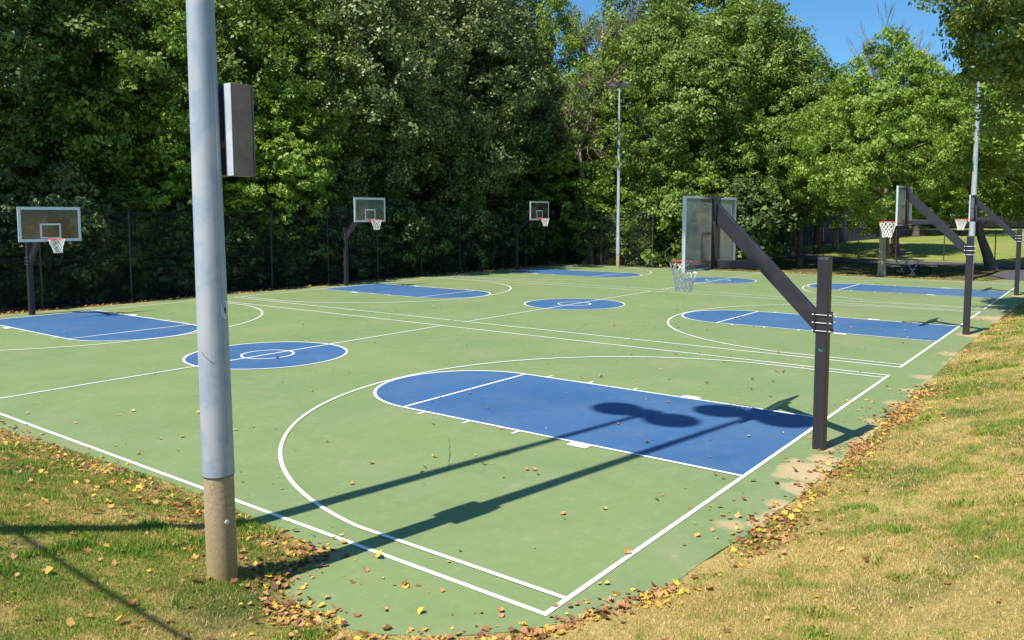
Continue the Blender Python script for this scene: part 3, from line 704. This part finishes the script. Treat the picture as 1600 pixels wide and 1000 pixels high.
P_light = make_tree('maple_tree', 16, 12.3, 4.9, 3.5, 26, 'bright', M['bark_light'], .225, .15, 90, nclump=950, cl=(.25, .62), flat=.65, hollow=.4)
WG = 'woodland trees behind the black fence'
used = set()
def put(P, *a, **k):
    if P.name in used: o = copy_tree(P)
    else: o = P; used.add(P.name)
    return place(o, *a, **k)
# -- trees one can tell apart
def fd(u):
    """ground distance of the back fence line in direction u"""
    q = (u-800)/1244.6; dx = .7953+.6061*q; dy = .6061-.7953*q
    return min(29.65/max(dy, .01), 43.5/max(dx, .01))
def ft_(u, off): return at(u, fd(u)+off)
x, y = ft_(1150, 6.4); put(P_maple, x, y, 1.1, 0.4, 'huge mid-green maple in the centre right, its crown rising above the nearest hoop', sz=1.08, mat='mid')
x, y = ft_(1030, 7.5); put(P_maple, x, y, 1.0, 2.2, 'tall green maple behind the thin floodlight pole, left half of the big green mass', sz=1.14)
put(P_light, 39.6, 6.25, .82, .7, 'light green tree with pale sunlit trunk at the court edge, left of the picnic table', sz=.97)
x, y = at(1249, 48.5); dk_ = put(P_light, x, y, .85, 4.0, 'tree with dark shaded trunk standing by the path, left of the low chain-link fence', mat='mid', sz=.92); rebark(dk_, M['bark'])
P_lean = make_tree('leaning_tree', 21, 10.5, 3.6, 3.9, 16, 'bright', M['bark'], .25, .18, 110, nclump=240, cl=(.5, .9), lean=(-1.6, 1.9), flat=.42)
place(P_lean, 45.3, 1.9, 1, 0, 'tree with dark trunk leaning to the left beyond the second hoop post')
x, y = at(1612, 48); put(P_light, x, y, .8, 3.0, 'tree at the right edge, its light bark trunk cut by the frame', mat='bright', sz=.95)
x, y = ft_(425, 1.9); put(P_young, x, y, 1.0, 1.2, 'small bright yellow-green tree right of the cabinet, in front of the dark woods', sz=1.02)
x, y = ft_(290, 2.6); put(P_young, x, y, .95, 3.9, 'low bright green tree hidden partly by the foreground light pole', sz=.78)
x, y = ft_(235, 5.5); put(P_wood, x, y, .82, .9, 'bright green tall tree just left of the foreground light pole', mat='bright', sz=.92)
x, y = ft_(50, 5); put(P_wood, x, y, .95, 2.4, 'dark bluish-green tree filling the upper left corner', mat='mid', sz=.95)
x, y = ft_(560, 3.6); put(P_wood2, x, y, 1.05, .3, 'grey-green vine-covered tree above the middle far hoop', mat='grey', sz=.95)
x, y = ft_(700, 4.0); put(P_wood2, x, y, 1.05, 3.3, 'dark tree with grey-green hanging sprays right of the middle far hoop', mat='grey', sz=.98)
x, y = ft_(775, 4.2); put(P_wood, x, y, 1.0, 5.0, 'dark tree left of the pale yellow-green treetops', mat='dark', sz=.9)
x, y = ft_(872, 7.5); put(P_wood2, x, y, .82, 1.0, 'slender yellow-green tree left of the gap of blue sky', mat='bright', sz=1.03)
x, y = ft_(905, 2.6); put(P_young, x, y, 1.15, 4.4, 'low bright green tree between the farthest hoop and the floodlight pole', mat='bright', sz=1.0)
x, y = at(1400, 60); put(P_maple, x, y, .8, 1.4, 'pale green tree behind the picnic-table tree, bare twigs above it', mat='bright', sz=.80)
# -- overhanging maple, top right
P_near = make_tree('maple_tree', 33, 15, 5.7, 5.0, 26, 'near', M['bark'], .30, .16, 230, nclump=330, cl=(.5, 1.0), flat=.5, hollow=.35)
x, y = at(1662, 22.5); place(P_near, x, y, .84, .6, 'dark maple with some yellow leaves hanging into the top right corner, trunk out of frame', sz=.95)
# -- filler woodland, individually placed
GENL = 'tall woodland tree behind the fence, its crown merged with its neighbours'
for i, (u, D, P, m, s, szz) in enumerate([(-70, 4, P_wood, 'dark', 1, 1), (0, 11, P_wood2, 'mid', 1.0, 1.0), (135, 5.5, P_wood2, 'olive', .85, .9), (170, 14, P_wood, 'mid', 1.1, 1.1), (340, 5.5, P_wood2, 'mid', .95, .95), (400, 13, P_wood, 'mid', 1.15, 1.15),
      (460, 5.2, P_wood, 'mid', .9, .92), (625, 7.5, P_wood, 'grey', 1.05, 1.0), (560, 15, P_wood2, 'mid', 1.2, 1.1), (690, 12, P_wood, 'dark', 1.2, 1.1), (770, 13, P_wood2, 'olive', 1.1, 1.05), (845, 14, P_wood, 'olive', .9, .95),
      (1003, 13, P_wood2, 'mid', 1.05, 1.2), (905, 20, P_wood, 'mid', .9, .80), (1100, 20, P_wood, 'mid', 1.3, 1.1), (1190, 19, P_wood2, 'mid', 1.1, .85), (260, 22, P_wood, 'dark', 1.3, 1.2), (90, 24, P_wood2, 'mid', 1.3, 1.2), (-60, 20, P_wood, 'dark', 1.2, 1.2), (960, 24, P_wood, 'mid', 1.0, .62),
      (1290, 34, P_wood, 'mid', 1.1, .72), (1370, 42, P_maple, 'bright', .8, .8), (1430, 36, P_maple, 'bright', .8, .85), (1460, 48, P_wood2, 'mid', 1.2, .68), (1540, 50, P_maple, 'bright', .9, .8), (1620, 46, P_wood, 'mid', 1.3, .9), (1500, 38, P_wood, 'bright', .85, .6)]):
    x, y = ft_(u, D)
    put(P, x, y, s, i*1.7, GENL if u < 1250 else 'distant tree beyond the grassy field, crown merged with its neighbours', 'tree', WG if u < 1250 else 'distant trees beyond the field', m, s*szz)
# -- shrubs right behind the fence; dark leaf colour stands in for canopy shade
SG = 'shrubs crowding the back of the fence'
i = 0
for u, D, m, s, szz in [(15, 2.0, 'dark', .95, .95), (100, 2.0, 'grey', .95, 1.12), (175, 2.2, 'olive', .9, 1.0), (245, 2.2, 'dark', 1.0, .9), (330, 2.2, 'dark', 1.0, .85), (470, 2.3, 'dark', 1.0, .8), (530, 2.2, 'grey', .8, 1.05), (600, 2.2, 'dark', 1.1, .9),
      (660, 2.2, 'dark', 1.0, .8), (715, 2.2, 'grey', 1.0, 1.1), (790, 2.4, 'dark', 1.1, .9), (850, 2.5, 'dark', 1.1, .8), (935, 2.4, 'mid', 1.1, 1.0), (985, 2.6, 'bright', 1.0, 1.1), (1050, 2.8, 'mid', 1.3, 1.1), (1110, 3, 'mid', 1.3, 1.0), (1165, 3.4, 'dark', 1.3, .9), (-50, 2.2, 'dark', 1.1, 1.0), (400, 3.4, 'dark', 1.0, .8)]:
    x, y = ft_(u, D)
    lab = {'grey': 'grey-green shrub pressed against the back of the black fence', 'olive': 'olive shrub behind the fence, left of the light pole', 'mid': 'mid-green shrub behind the far fence', 'dark': 'dark shaded shrub behind the far fence', 'bright': 'bright green shrub over the end panel of the fence'}[m]
    put(P_bush, x, y, s, i*2.1, lab, 'shrub', SG+': '+m, m, s*szz); i += 1
# -- distant dark wood as one mass
def far_wood():
    r = np.random.default_rng(77); c = []; rad = []
    for k in range(520):
        u = r.uniform(-500, 2300); D = r.uniform(72, 84) if u < 1180 else r.uniform(94, 108)
        x, y = at(u, D); h = 13 if u < 880 else (9.5 if u < 980 else 14)
        c.append((x, y, r.uniform(.5, h))); rad.append(r.uniform(2.0, 3.2))
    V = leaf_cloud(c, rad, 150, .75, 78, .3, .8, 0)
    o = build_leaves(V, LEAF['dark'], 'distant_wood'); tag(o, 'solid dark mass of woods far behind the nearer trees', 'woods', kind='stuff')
    c = []; rad = []
    for k in range(420):
        t = r.random(); u = -120+t*1330; D = fd(u)+r.uniform(1.4, 6.5)
        x, y = at(u, D); c.append((x, y, r.uniform(.2, 3.6))); rad.append(r.uniform(.8, 1.3))
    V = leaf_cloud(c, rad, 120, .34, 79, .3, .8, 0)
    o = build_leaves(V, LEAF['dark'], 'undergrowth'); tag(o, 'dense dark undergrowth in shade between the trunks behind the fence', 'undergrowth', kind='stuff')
far_wood()
# -- dead bare tree and bare twigs
def bare_tree(name, seed, H, spread, bark, depth=5, r0=.16, lean=(0, 0), start=.35):
    rr = random.Random(seed); root = empty(name); mb = MB(); tw = MB()
    def grow(p, d, ln, r, k):
        q1 = p+d*ln*.5+Vector([rr.uniform(-1, 1) for _ in range(3)])*ln*.06; q = p+d*ln
        (mb if k > 2 else tw).tube([p, q1, q], [r, r*.82, r*.62], 6 if k > 2 else 3, cap=False)
        if k == 0: return
        for j in range(rr.choice((2, 3, 3, 4))):
            nd = (d+Vector([rr.uniform(-1, 1) for _ in range(3)])*spread+Vector((0, 0, .1))).normalized()
            grow(p.lerp(q, rr.uniform(.45, 1)), nd, ln*rr.uniform(.6, .8), max(r*.55, .010), k-1)
    top = Vector((lean[0], lean[1], H*start)); mb.tube([(0, 0, -.1), top*.5+Vector((.15, 0, 0)), top], [r0*1.3, r0, r0*.8], 8)
    for j in range(4): grow(top*(.7+.1*j), Vector((rr.uniform(-.8, .8), rr.uniform(-.8, .8), 1)).normalized(), H*.2, r0*.55, depth)
    mb.build('trunk', bark, root, smooth=True); tw.build('twigs', bark, root)
    return root
o = bare_tree('dead_tree', 5, 13.5, .95, M['bark_dead'], 5, .15, (-.8, .6), .55); x, y = ft_(926, 1.0)
place(o, x, y, 1, 0, 'dead leafless tree with tangled pinkish branches, left of the floodlight lamps')
o = bare_tree('bare_treetop', 9, 16, .35, M['bark_dead'], 5, .14, (0, 0), .62); x, y = at(1386, 57)
place(o, x, y, .98, 1, 'thin tree with bare upright twigs against the sky above the right trees')
o = copy_tree(o); x, y = ft_(948, 9); place(o, x, y, .95, 2.5, 'bare upright twigs against the small gap of sky above the floodlight', sz=1.12)
# thin far trunks in front of the plank fence
for u, D, rad_, lab in ((1306, 64, .22, 'pale slim trunk before the dark board fence, nearest the sunny grass'), (1277, 63, .28, 'grey broad trunk before the dark board fence'), (1240, 62, .2, 'grey slim trunk left of the dark shaded tree')):
    x, y = at(u, D); t = make_tree('slim_tree', u, 13, 3.2, 5.2, 8, 'mid', M['bark_light'] if u > 1300 else M['bark'], rad_, .28, 40, nclump=110, cl=(.6, 1.1)); place(t, x, y, 1, u, lab)

# ------------------------------------------------------------------ grass
def grass():
    r = np.random.default_rng(3); P = []
    cx, cy = CAM.x, CAM.y; fwx, fwy = .7953, .6061; rx, ry = .6061, -.7953
    for (d0, d1, dens) in ((2.5, 5, 11000), (5, 7.5, 8500), (7.5, 11, 5200), (11, 17, 2300), (17, 28, 800), (28, 45, 240)):
        area = (d1**2-d0**2)*.78; n = int(area*dens)
        D = np.sqrt(r.random(n)*(d1*d1-d0*d0)+d0*d0); T_ = r.uniform(-.78, .78, n)
        x = cx+fwx*D+rx*T_*D; y = cy+fwy*D+ry*T_*D; d, ins = pdist(x, y)
        k = (~ins) & (d > .015) & (y < 25) & (x < 40)
        dens_f = np.clip((d-.0)/.25, 0.25, 1)*(.35+.9*np.clip((fbm(x, y, .9, 5)-.3)*3, 0, 1)); k &= r.random(n) < dens_f
        P.append(np.stack([x[k], y[k], D[k]], 1))
    P = np.concatenate(P); n = len(P); x, y, D = P.T; z = hgt(x, y)
    f = fbm(x, y, .75, 41, 4); f2 = fbm(x, y, .13, 51, 2)
    left = sm(-x+.3*0, -.2, .3)*sm(y, .8, 2.2)
    green = np.clip((f-.47)*2.6+left*.26+(f2-.5)*2.4+.20, 0, 1)
    lush = np.clip((fbm(x, y, .40, 61, 2)-.70)*7, 0, 1)
    h = (.016+.024*r.random(n))*(.8+.25*green+.6*lush)*(1+.02*D); w = (.0022+.0018*r.random(n))*(1+.10*np.maximum(D-5, 0))*(1+2.2*lush)
    a = r.uniform(0, 2*np.pi, n); tl = r.uniform(.1, 1.1, n)*(1.25-green*.4); la = r.uniform(0, 2*np.pi, n)
    c = np.stack([x, y, z-.004], 1); s = np.stack([np.cos(a), np.sin(a), 0*a], 1)*w[:, None]
    ld = np.stack([np.cos(la)*tl, np.sin(la)*tl, np.ones(n)], 1); ld /= np.linalg.norm(ld, axis=1)[:, None]
    tip = c+ld*h[:, None]*1.3; V = np.stack([c-s, c+s, tip], 1).reshape(-1, 3)
    m, nt, bs = newmat('grass_blades'); out = nt.nodes['Material Output']
    at_ = N(nt, 'ShaderNodeAttribute'); at_.attribute_name = 'dry'; 
    col = ramp(nt, at_.outputs['Fac'], [(0, (.16, .30, .035)), (.25, (.26, .35, .05)), (.45, (.36, .36, .075)), (.65, (.44, .33, .10)), (.85, (.62, .43, .15)), (1, (.80, .60, .28))])
    nt.links.new(col, bs.inputs['Base Color']); bs.inputs['Roughness'].default_value = .6; bs.inputs['Specular IOR Level'].default_value = .25
    tr = N(nt, 'ShaderNodeBsdfTranslucent'); nt.links.new(col, tr.inputs[0]); mx = N(nt, 'ShaderNodeMixShader'); mx.inputs[0].default_value = .3
    nt.links.new(bs.outputs[0], mx.inputs[1]); nt.links.new(tr.outputs[0], mx.inputs[2]); nt.links.new(mx.outputs[0], out.inputs[0])
    o = npmesh('grass', V, np.full(n, 3), np.arange(n*3), m)
    dry = np.clip(.76-green*.52-lush*.3+r.normal(0, .24, n)-.10*left, 0, 1)
    A = o.data.attributes.new('dry', 'FLOAT', 'POINT'); A.data.foreach_set('value', np.repeat(dry, 3).astype(np.float32))
    tag(o, 'short mown grass on the banks, straw-coloured and green in patches', 'grass', kind='stuff')
    print('grass', n)
grass()

# ------------------------------------------------------------------ fallen leaves
def leaf_shape(seed, curl=.35):
    """palmate leaf outline, curled; unit size about 1"""
    rr = random.Random(seed); pr = [(0, -.42), (.16, -.34), (.34, -.32), (.33, -.1), (.46, .10), (.30, .20), (.20, .32), (0, .52), (-.20, .32), (-.30, .18), (-.45, .12), (-.33, -.08), (-.34, -.32), (-.14, -.34)]
    vs = [(0, 0, .02)]; ax = rr.uniform(0, 3.14); c1 = rr.uniform(.2, 1)*curl*2.6; c2 = rr.uniform(.1, .7)*curl*2
    for x, y in pr:
        x *= rr.uniform(.8, 1.15); y *= rr.uniform(.8, 1.15); u = x*math.cos(ax)+y*math.sin(ax); v = -x*math.sin(ax)+y*math.cos(ax)
        vs.append((x, y, c1*u*u+c2*v*v*(1 if rr.random() < .8 else -.2)+rr.uniform(-.02, .05)))
    n = len(pr); fs = [(0, i+1, (i+1) % n+1) for i in range(n)]
    return vs, fs
def litter():
    r = np.random.default_rng(9); V = []; F = []; shapes = [leaf_shape(s, .7) for s in range(12)]; pts = []
    # along the right edge of the court
    for k in range(3600):
        x = r.uniform(-.7, 11) if r.random() < .72 else r.uniform(8, 34); dn_ = float(fbm(np.array(x), np.array(3.3), .7, 71)); dens = .06+3.2*max(0, dn_-.40)
        if r.random() > dens: continue
        y = -.88+r.normal(0, .05+.22*max(0, dn_-.35))*(1 if r.random() < .75 else 3.0)
        if x < 1.4: y = -.80+(1.4-x)*.40+r.normal(0, .07)*(1 if r.random() < .8 else 2)
        pts.append((x, y, 0))
    # left corner and left grass
    for k in range(1250):
        t = r.random(); x = -.28+r.normal(0, .1)-abs(r.normal(0, .30))*(1 if r.random() < .6 else 2.2); y = 2.3+t*8.5; pts.append((x, y, 0))
    for k in range(420):
        t = r.random(); px, py = (-1.2, 1.3+.9*t) if t < .5 else (-1.2+(t-.5)*1.9, 2.1+(t-.5)*.6); pts.append((px-.05+r.normal(0, .15), py+.04+r.normal(0, .13), 0))
    for k in range(230): t = r.random(); pts.append((-1.28+.9*t+r.normal(0, .13), .8-1.1*t+r.normal(0, .10), 0))
    for k in range(800): pts.append((r.uniform(-4.5, -.2), r.uniform(0, 9.5), 0))
    for k in range(330): pts.append((r.uniform(-2, 22), r.uniform(-4.5, -.8), 0))
    # foot of the back fence and far edge
    for k in range(3800): pts.append((r.uniform(-2, 38.3), 25.45+abs(r.normal(0, .45))-.2, 1))
    for k in range(500): pts.append((38.75+abs(r.normal(0, .5)), r.uniform(2, 25), 1))
    P = np.array(pts); Z = np.maximum(hgt(P[:, 0], P[:, 1]), 0.001); nv = 0; fl = []; szs = []
    for i, (x, y, far) in enumerate(pts):
        vs, fs = shapes[i % 12]; a = r.uniform(0, 6.28); s = (.024+.065*r.random()**1.7)*(1.25 if far else 1); ca, sa = math.cos(a), math.sin(a); tx, ty = r.normal(0, .25, 2)
        A = np.array(vs)*s; X = A[:, 0]*ca-A[:, 1]*sa; Y = A[:, 0]*sa+A[:, 1]*ca; zz = A[:, 2]+X*tx+Y*ty
        gx = .022 if float(Z[i]) > .004 else .004
        V.append(np.stack([x+X, y+Y, Z[i]+zz-zz.min()+gx*r.random()], 1)); F.append(np.array(fs)+nv); nv += len(vs)
    V = np.concatenate(V); F = np.concatenate(F)
    o = npmesh('leaf_litter', V, np.full(len(F), 3), F.ravel(), M['litter']); tag(o, 'drift of dry orange and brown leaves along the court edges and in the grass', 'leaf litter', kind='stuff')
litter()
def single_leaves():
    r = random.Random(4); base = {}
    for c, m in LF.items():
        base[c] = []
        for s in range(3):
            vs, fs = leaf_shape(hash((c, s)) % 1 + s*7+len(c), .95); me = bpy.data.meshes.new('fallen_leaf'); me.from_pydata(vs, [], fs); me.materials.append(m); me.update(); base[c].append(me)
    # (x, y) measured from the photograph for the nearest ones, the rest scattered
    spots = []
    def gp(u, v):
        d = FW+RT*((u-800)/1244.6)+UP*((440-v)/1244.6); t = -CAM.z/d.z; return CAM.x+d.x*t, CAM.y+d.y*t
    seen = [(118,662,'orange'),(250,687,'yellow'),(283,684,'yellow'),(368,673,'tan'),(180,698,'orange'),(216,710,'tan'),(277,705,'tan'),(395,668,'yellow'),(431,672,'tan'),(375,738,'brown'),(378,754,'orange'),(386,773,'orange'),(433,746,'tan'),(440,765,'tan'),
            (511,691,'orange'),(461,706,'brown'),(446,707,'orange'),(517,825,'orange'),(508,791,'brown'),(537,849,'orange'),(533,838,'yellow'),(568,853,'brown'),(659,741,'orange'),(662,757,'brown'),(678,715,'yellow'),(743,713,'yellow'),(755,727,'brown'),
            (823,735,'orange'),(834,736,'orange'),(840,742,'brown'),(786,747,'yellow'),(664,732,'tan'),(718,862,'brown'),(593,872,'yellow'),(879,804,'orange'),(882,812,'brown'),(945,796,'tan'),(980,866,'orange'),(1027,735,'brown'),(1070,764,'orange'),
            (1118,743,'brown'),(1130,749,'brown'),(1108,716,'tan'),(1109,689,'tan'),(1096,677,'brown'),(1169,683,'tan'),(1153,685,'brown'),(1222,678,'tan'),(1044,678,'tan'),(965,664,'brown'),(1009,626,'orange'),(1079,630,'brown'),(1083,644,'brown'),(1151,643,'orange'),
            (853,671,'tan'),(879,661,'tan'),(790,653,'brown'),(733,616,'brown'),(705,605,'brown'),(676,629,'brown'),(885,615,'tan'),(856,597,'brown'),(781,671,'orange'),(677,664,'brown'),(680,635,'tan'),(1146,783,'tan'),(1160,771,'brown'),(1162,782,'brown'),(1191,782,'brown'),
            (1208,805,'orange'),(1217,797,'tan'),(1215,762,'yellow'),(1253,722,'tan'),(1276,731,'brown'),(885,962,'yellow'),(890,950,'brown'),(910,964,'yellow'),(936,914,'yellow'),(948,914,'yellow'),(602,955,'orange'),(510,936,'tan'),(782,957,'orange'),
            (545,583,'orange'),(552,588,'orange'),(487,612,'yellow'),(494,583,'tan'),(520,580,'brown'),(430,545,'brown'),(165,604,'orange'),(170,629,'tan'),(64,634,'orange'),(42,647,'tan'),(208,643,'yellow'),(187,649,'tan'),(180,649,'tan'),(241,587,'tan'),(310,646,'yellow'),
            (573,503,'yellow'),(555,520,'brown'),(585,536,'tan'),(725,525,'yellow'),(760,545,'tan'),(940,540,'orange'),(953,528,'orange'),(978,532,'yellow'),(1010,560,'brown'),(1105,600,'brown'),(1175,594,'brown'),(1330,618,'orange'),(1322,628,'yellow'),(1380,640,'brown'),(1340,642,'orange'),(1318,660,'tan')]
    for u, v, c in seen: spots.append((*gp(u, v), c))
    while len(spots) < 292:
        x = r.uniform(.2, 30); y = r.uniform(0, 24)*(r.random()**.35 if x > 8 else 1); 
        if r.random() < .35: x = r.uniform(8, 20); y = r.uniform(.3, 7)
        spots.append((x, y, r.choice(('yellow', 'orange', 'brown', 'tan', 'tan', 'brown'))))
    for x, y, c in spots:
        o = bpy.data.objects.new('fallen_leaf', r.choice(base[c])); C.objects.link(o)
        s = (.030+.062*r.random()**1.5)*(1.3 if c == 'yellow' and x < 3 else 1)
        if x > 8: s *= 1.15
        o.location = (x, y, .014+.01*s); o.rotation_euler = (r.uniform(-.25, .25), r.uniform(-.25, .25), r.uniform(0, 6.28)); o.scale = (s, s*r.uniform(.45, 1), s*r.uniform(.4, 1.2))
        zone = 'green surface'
        for i, x0 in enumerate(XN):
            m = x0+W/2
            if abs(x-m) < KW/2 and (y < FT+1.7 or y > L-FT-1.7) and 0 < y < L: zone = 'blue key'
            if math.hypot(x-m, y-L/2) < 1.83: zone = 'blue centre circle'
        ci = 'nearest' if x < 12.5 else ('middle' if x < 25.6 else 'far')
        end = 'camera end' if y < 7 else ('fence end' if y > 17 else 'middle part')
        tag(o, '%s fallen leaf lying on the %s of the %s court, %s' % ({'tan': 'pale tan'}.get(c, c), zone, ci, end), 'leaf', '%s leaves on the %s of the %s court, %s' % (c, zone, ci, end))
single_leaves()

# ------------------------------------------------------------------ light
AZ = math.atan2(-.11, .635); EL = math.atan(1/math.hypot(.11, .635))
sd = bpy.data.lights.new('sun', 'SUN'); sd.energy = 5.0; sd.angle = R(.5); sd.color = (1, .95, .87)
so = bpy.data.objects.new('sun', sd); link(so)
d = Vector((math.cos(AZ)*math.cos(EL), math.sin(AZ)*math.cos(EL), -math.sin(EL)))
so.rotation_euler = d.to_track_quat('-Z', 'Y').to_euler()
w = bpy.data.worlds.new('World'); scene.world = w; w.use_nodes = True; nt = w.node_tree
sky = nt.nodes.new('ShaderNodeTexSky'); sky.sky_type = 'NISHITA'; sky.sun_disc = False; sky.sun_elevation = EL
sx, sy = -d.x, -d.y; sky.sun_rotation = math.atan2(sx, sy); sky.ozone_density = 2.5; sky.dust_density = .6; sky.air_density = 1.0
tint = N(nt, 'ShaderNodeMix', data_type='RGBA', blend_type='MULTIPLY'); tint.inputs[0].default_value = 1; tint.inputs[7].default_value = (.60, 1.06, 1.34, 1)
nt.links.new(sky.outputs[0], tint.inputs[6]); nt.links.new(tint.outputs[2], nt.nodes['Background'].inputs[0]); nt.nodes['Background'].inputs[1].default_value = .078
scene.view_settings.view_transform = 'Standard'; scene.view_settings.look = 'None'; scene.view_settings.exposure = .60; scene.view_settings.gamma = 1
scene.cycles.max_bounces = 6; scene.cycles.transparent_max_bounces = 12; scene.cycles.diffuse_bounces = 3
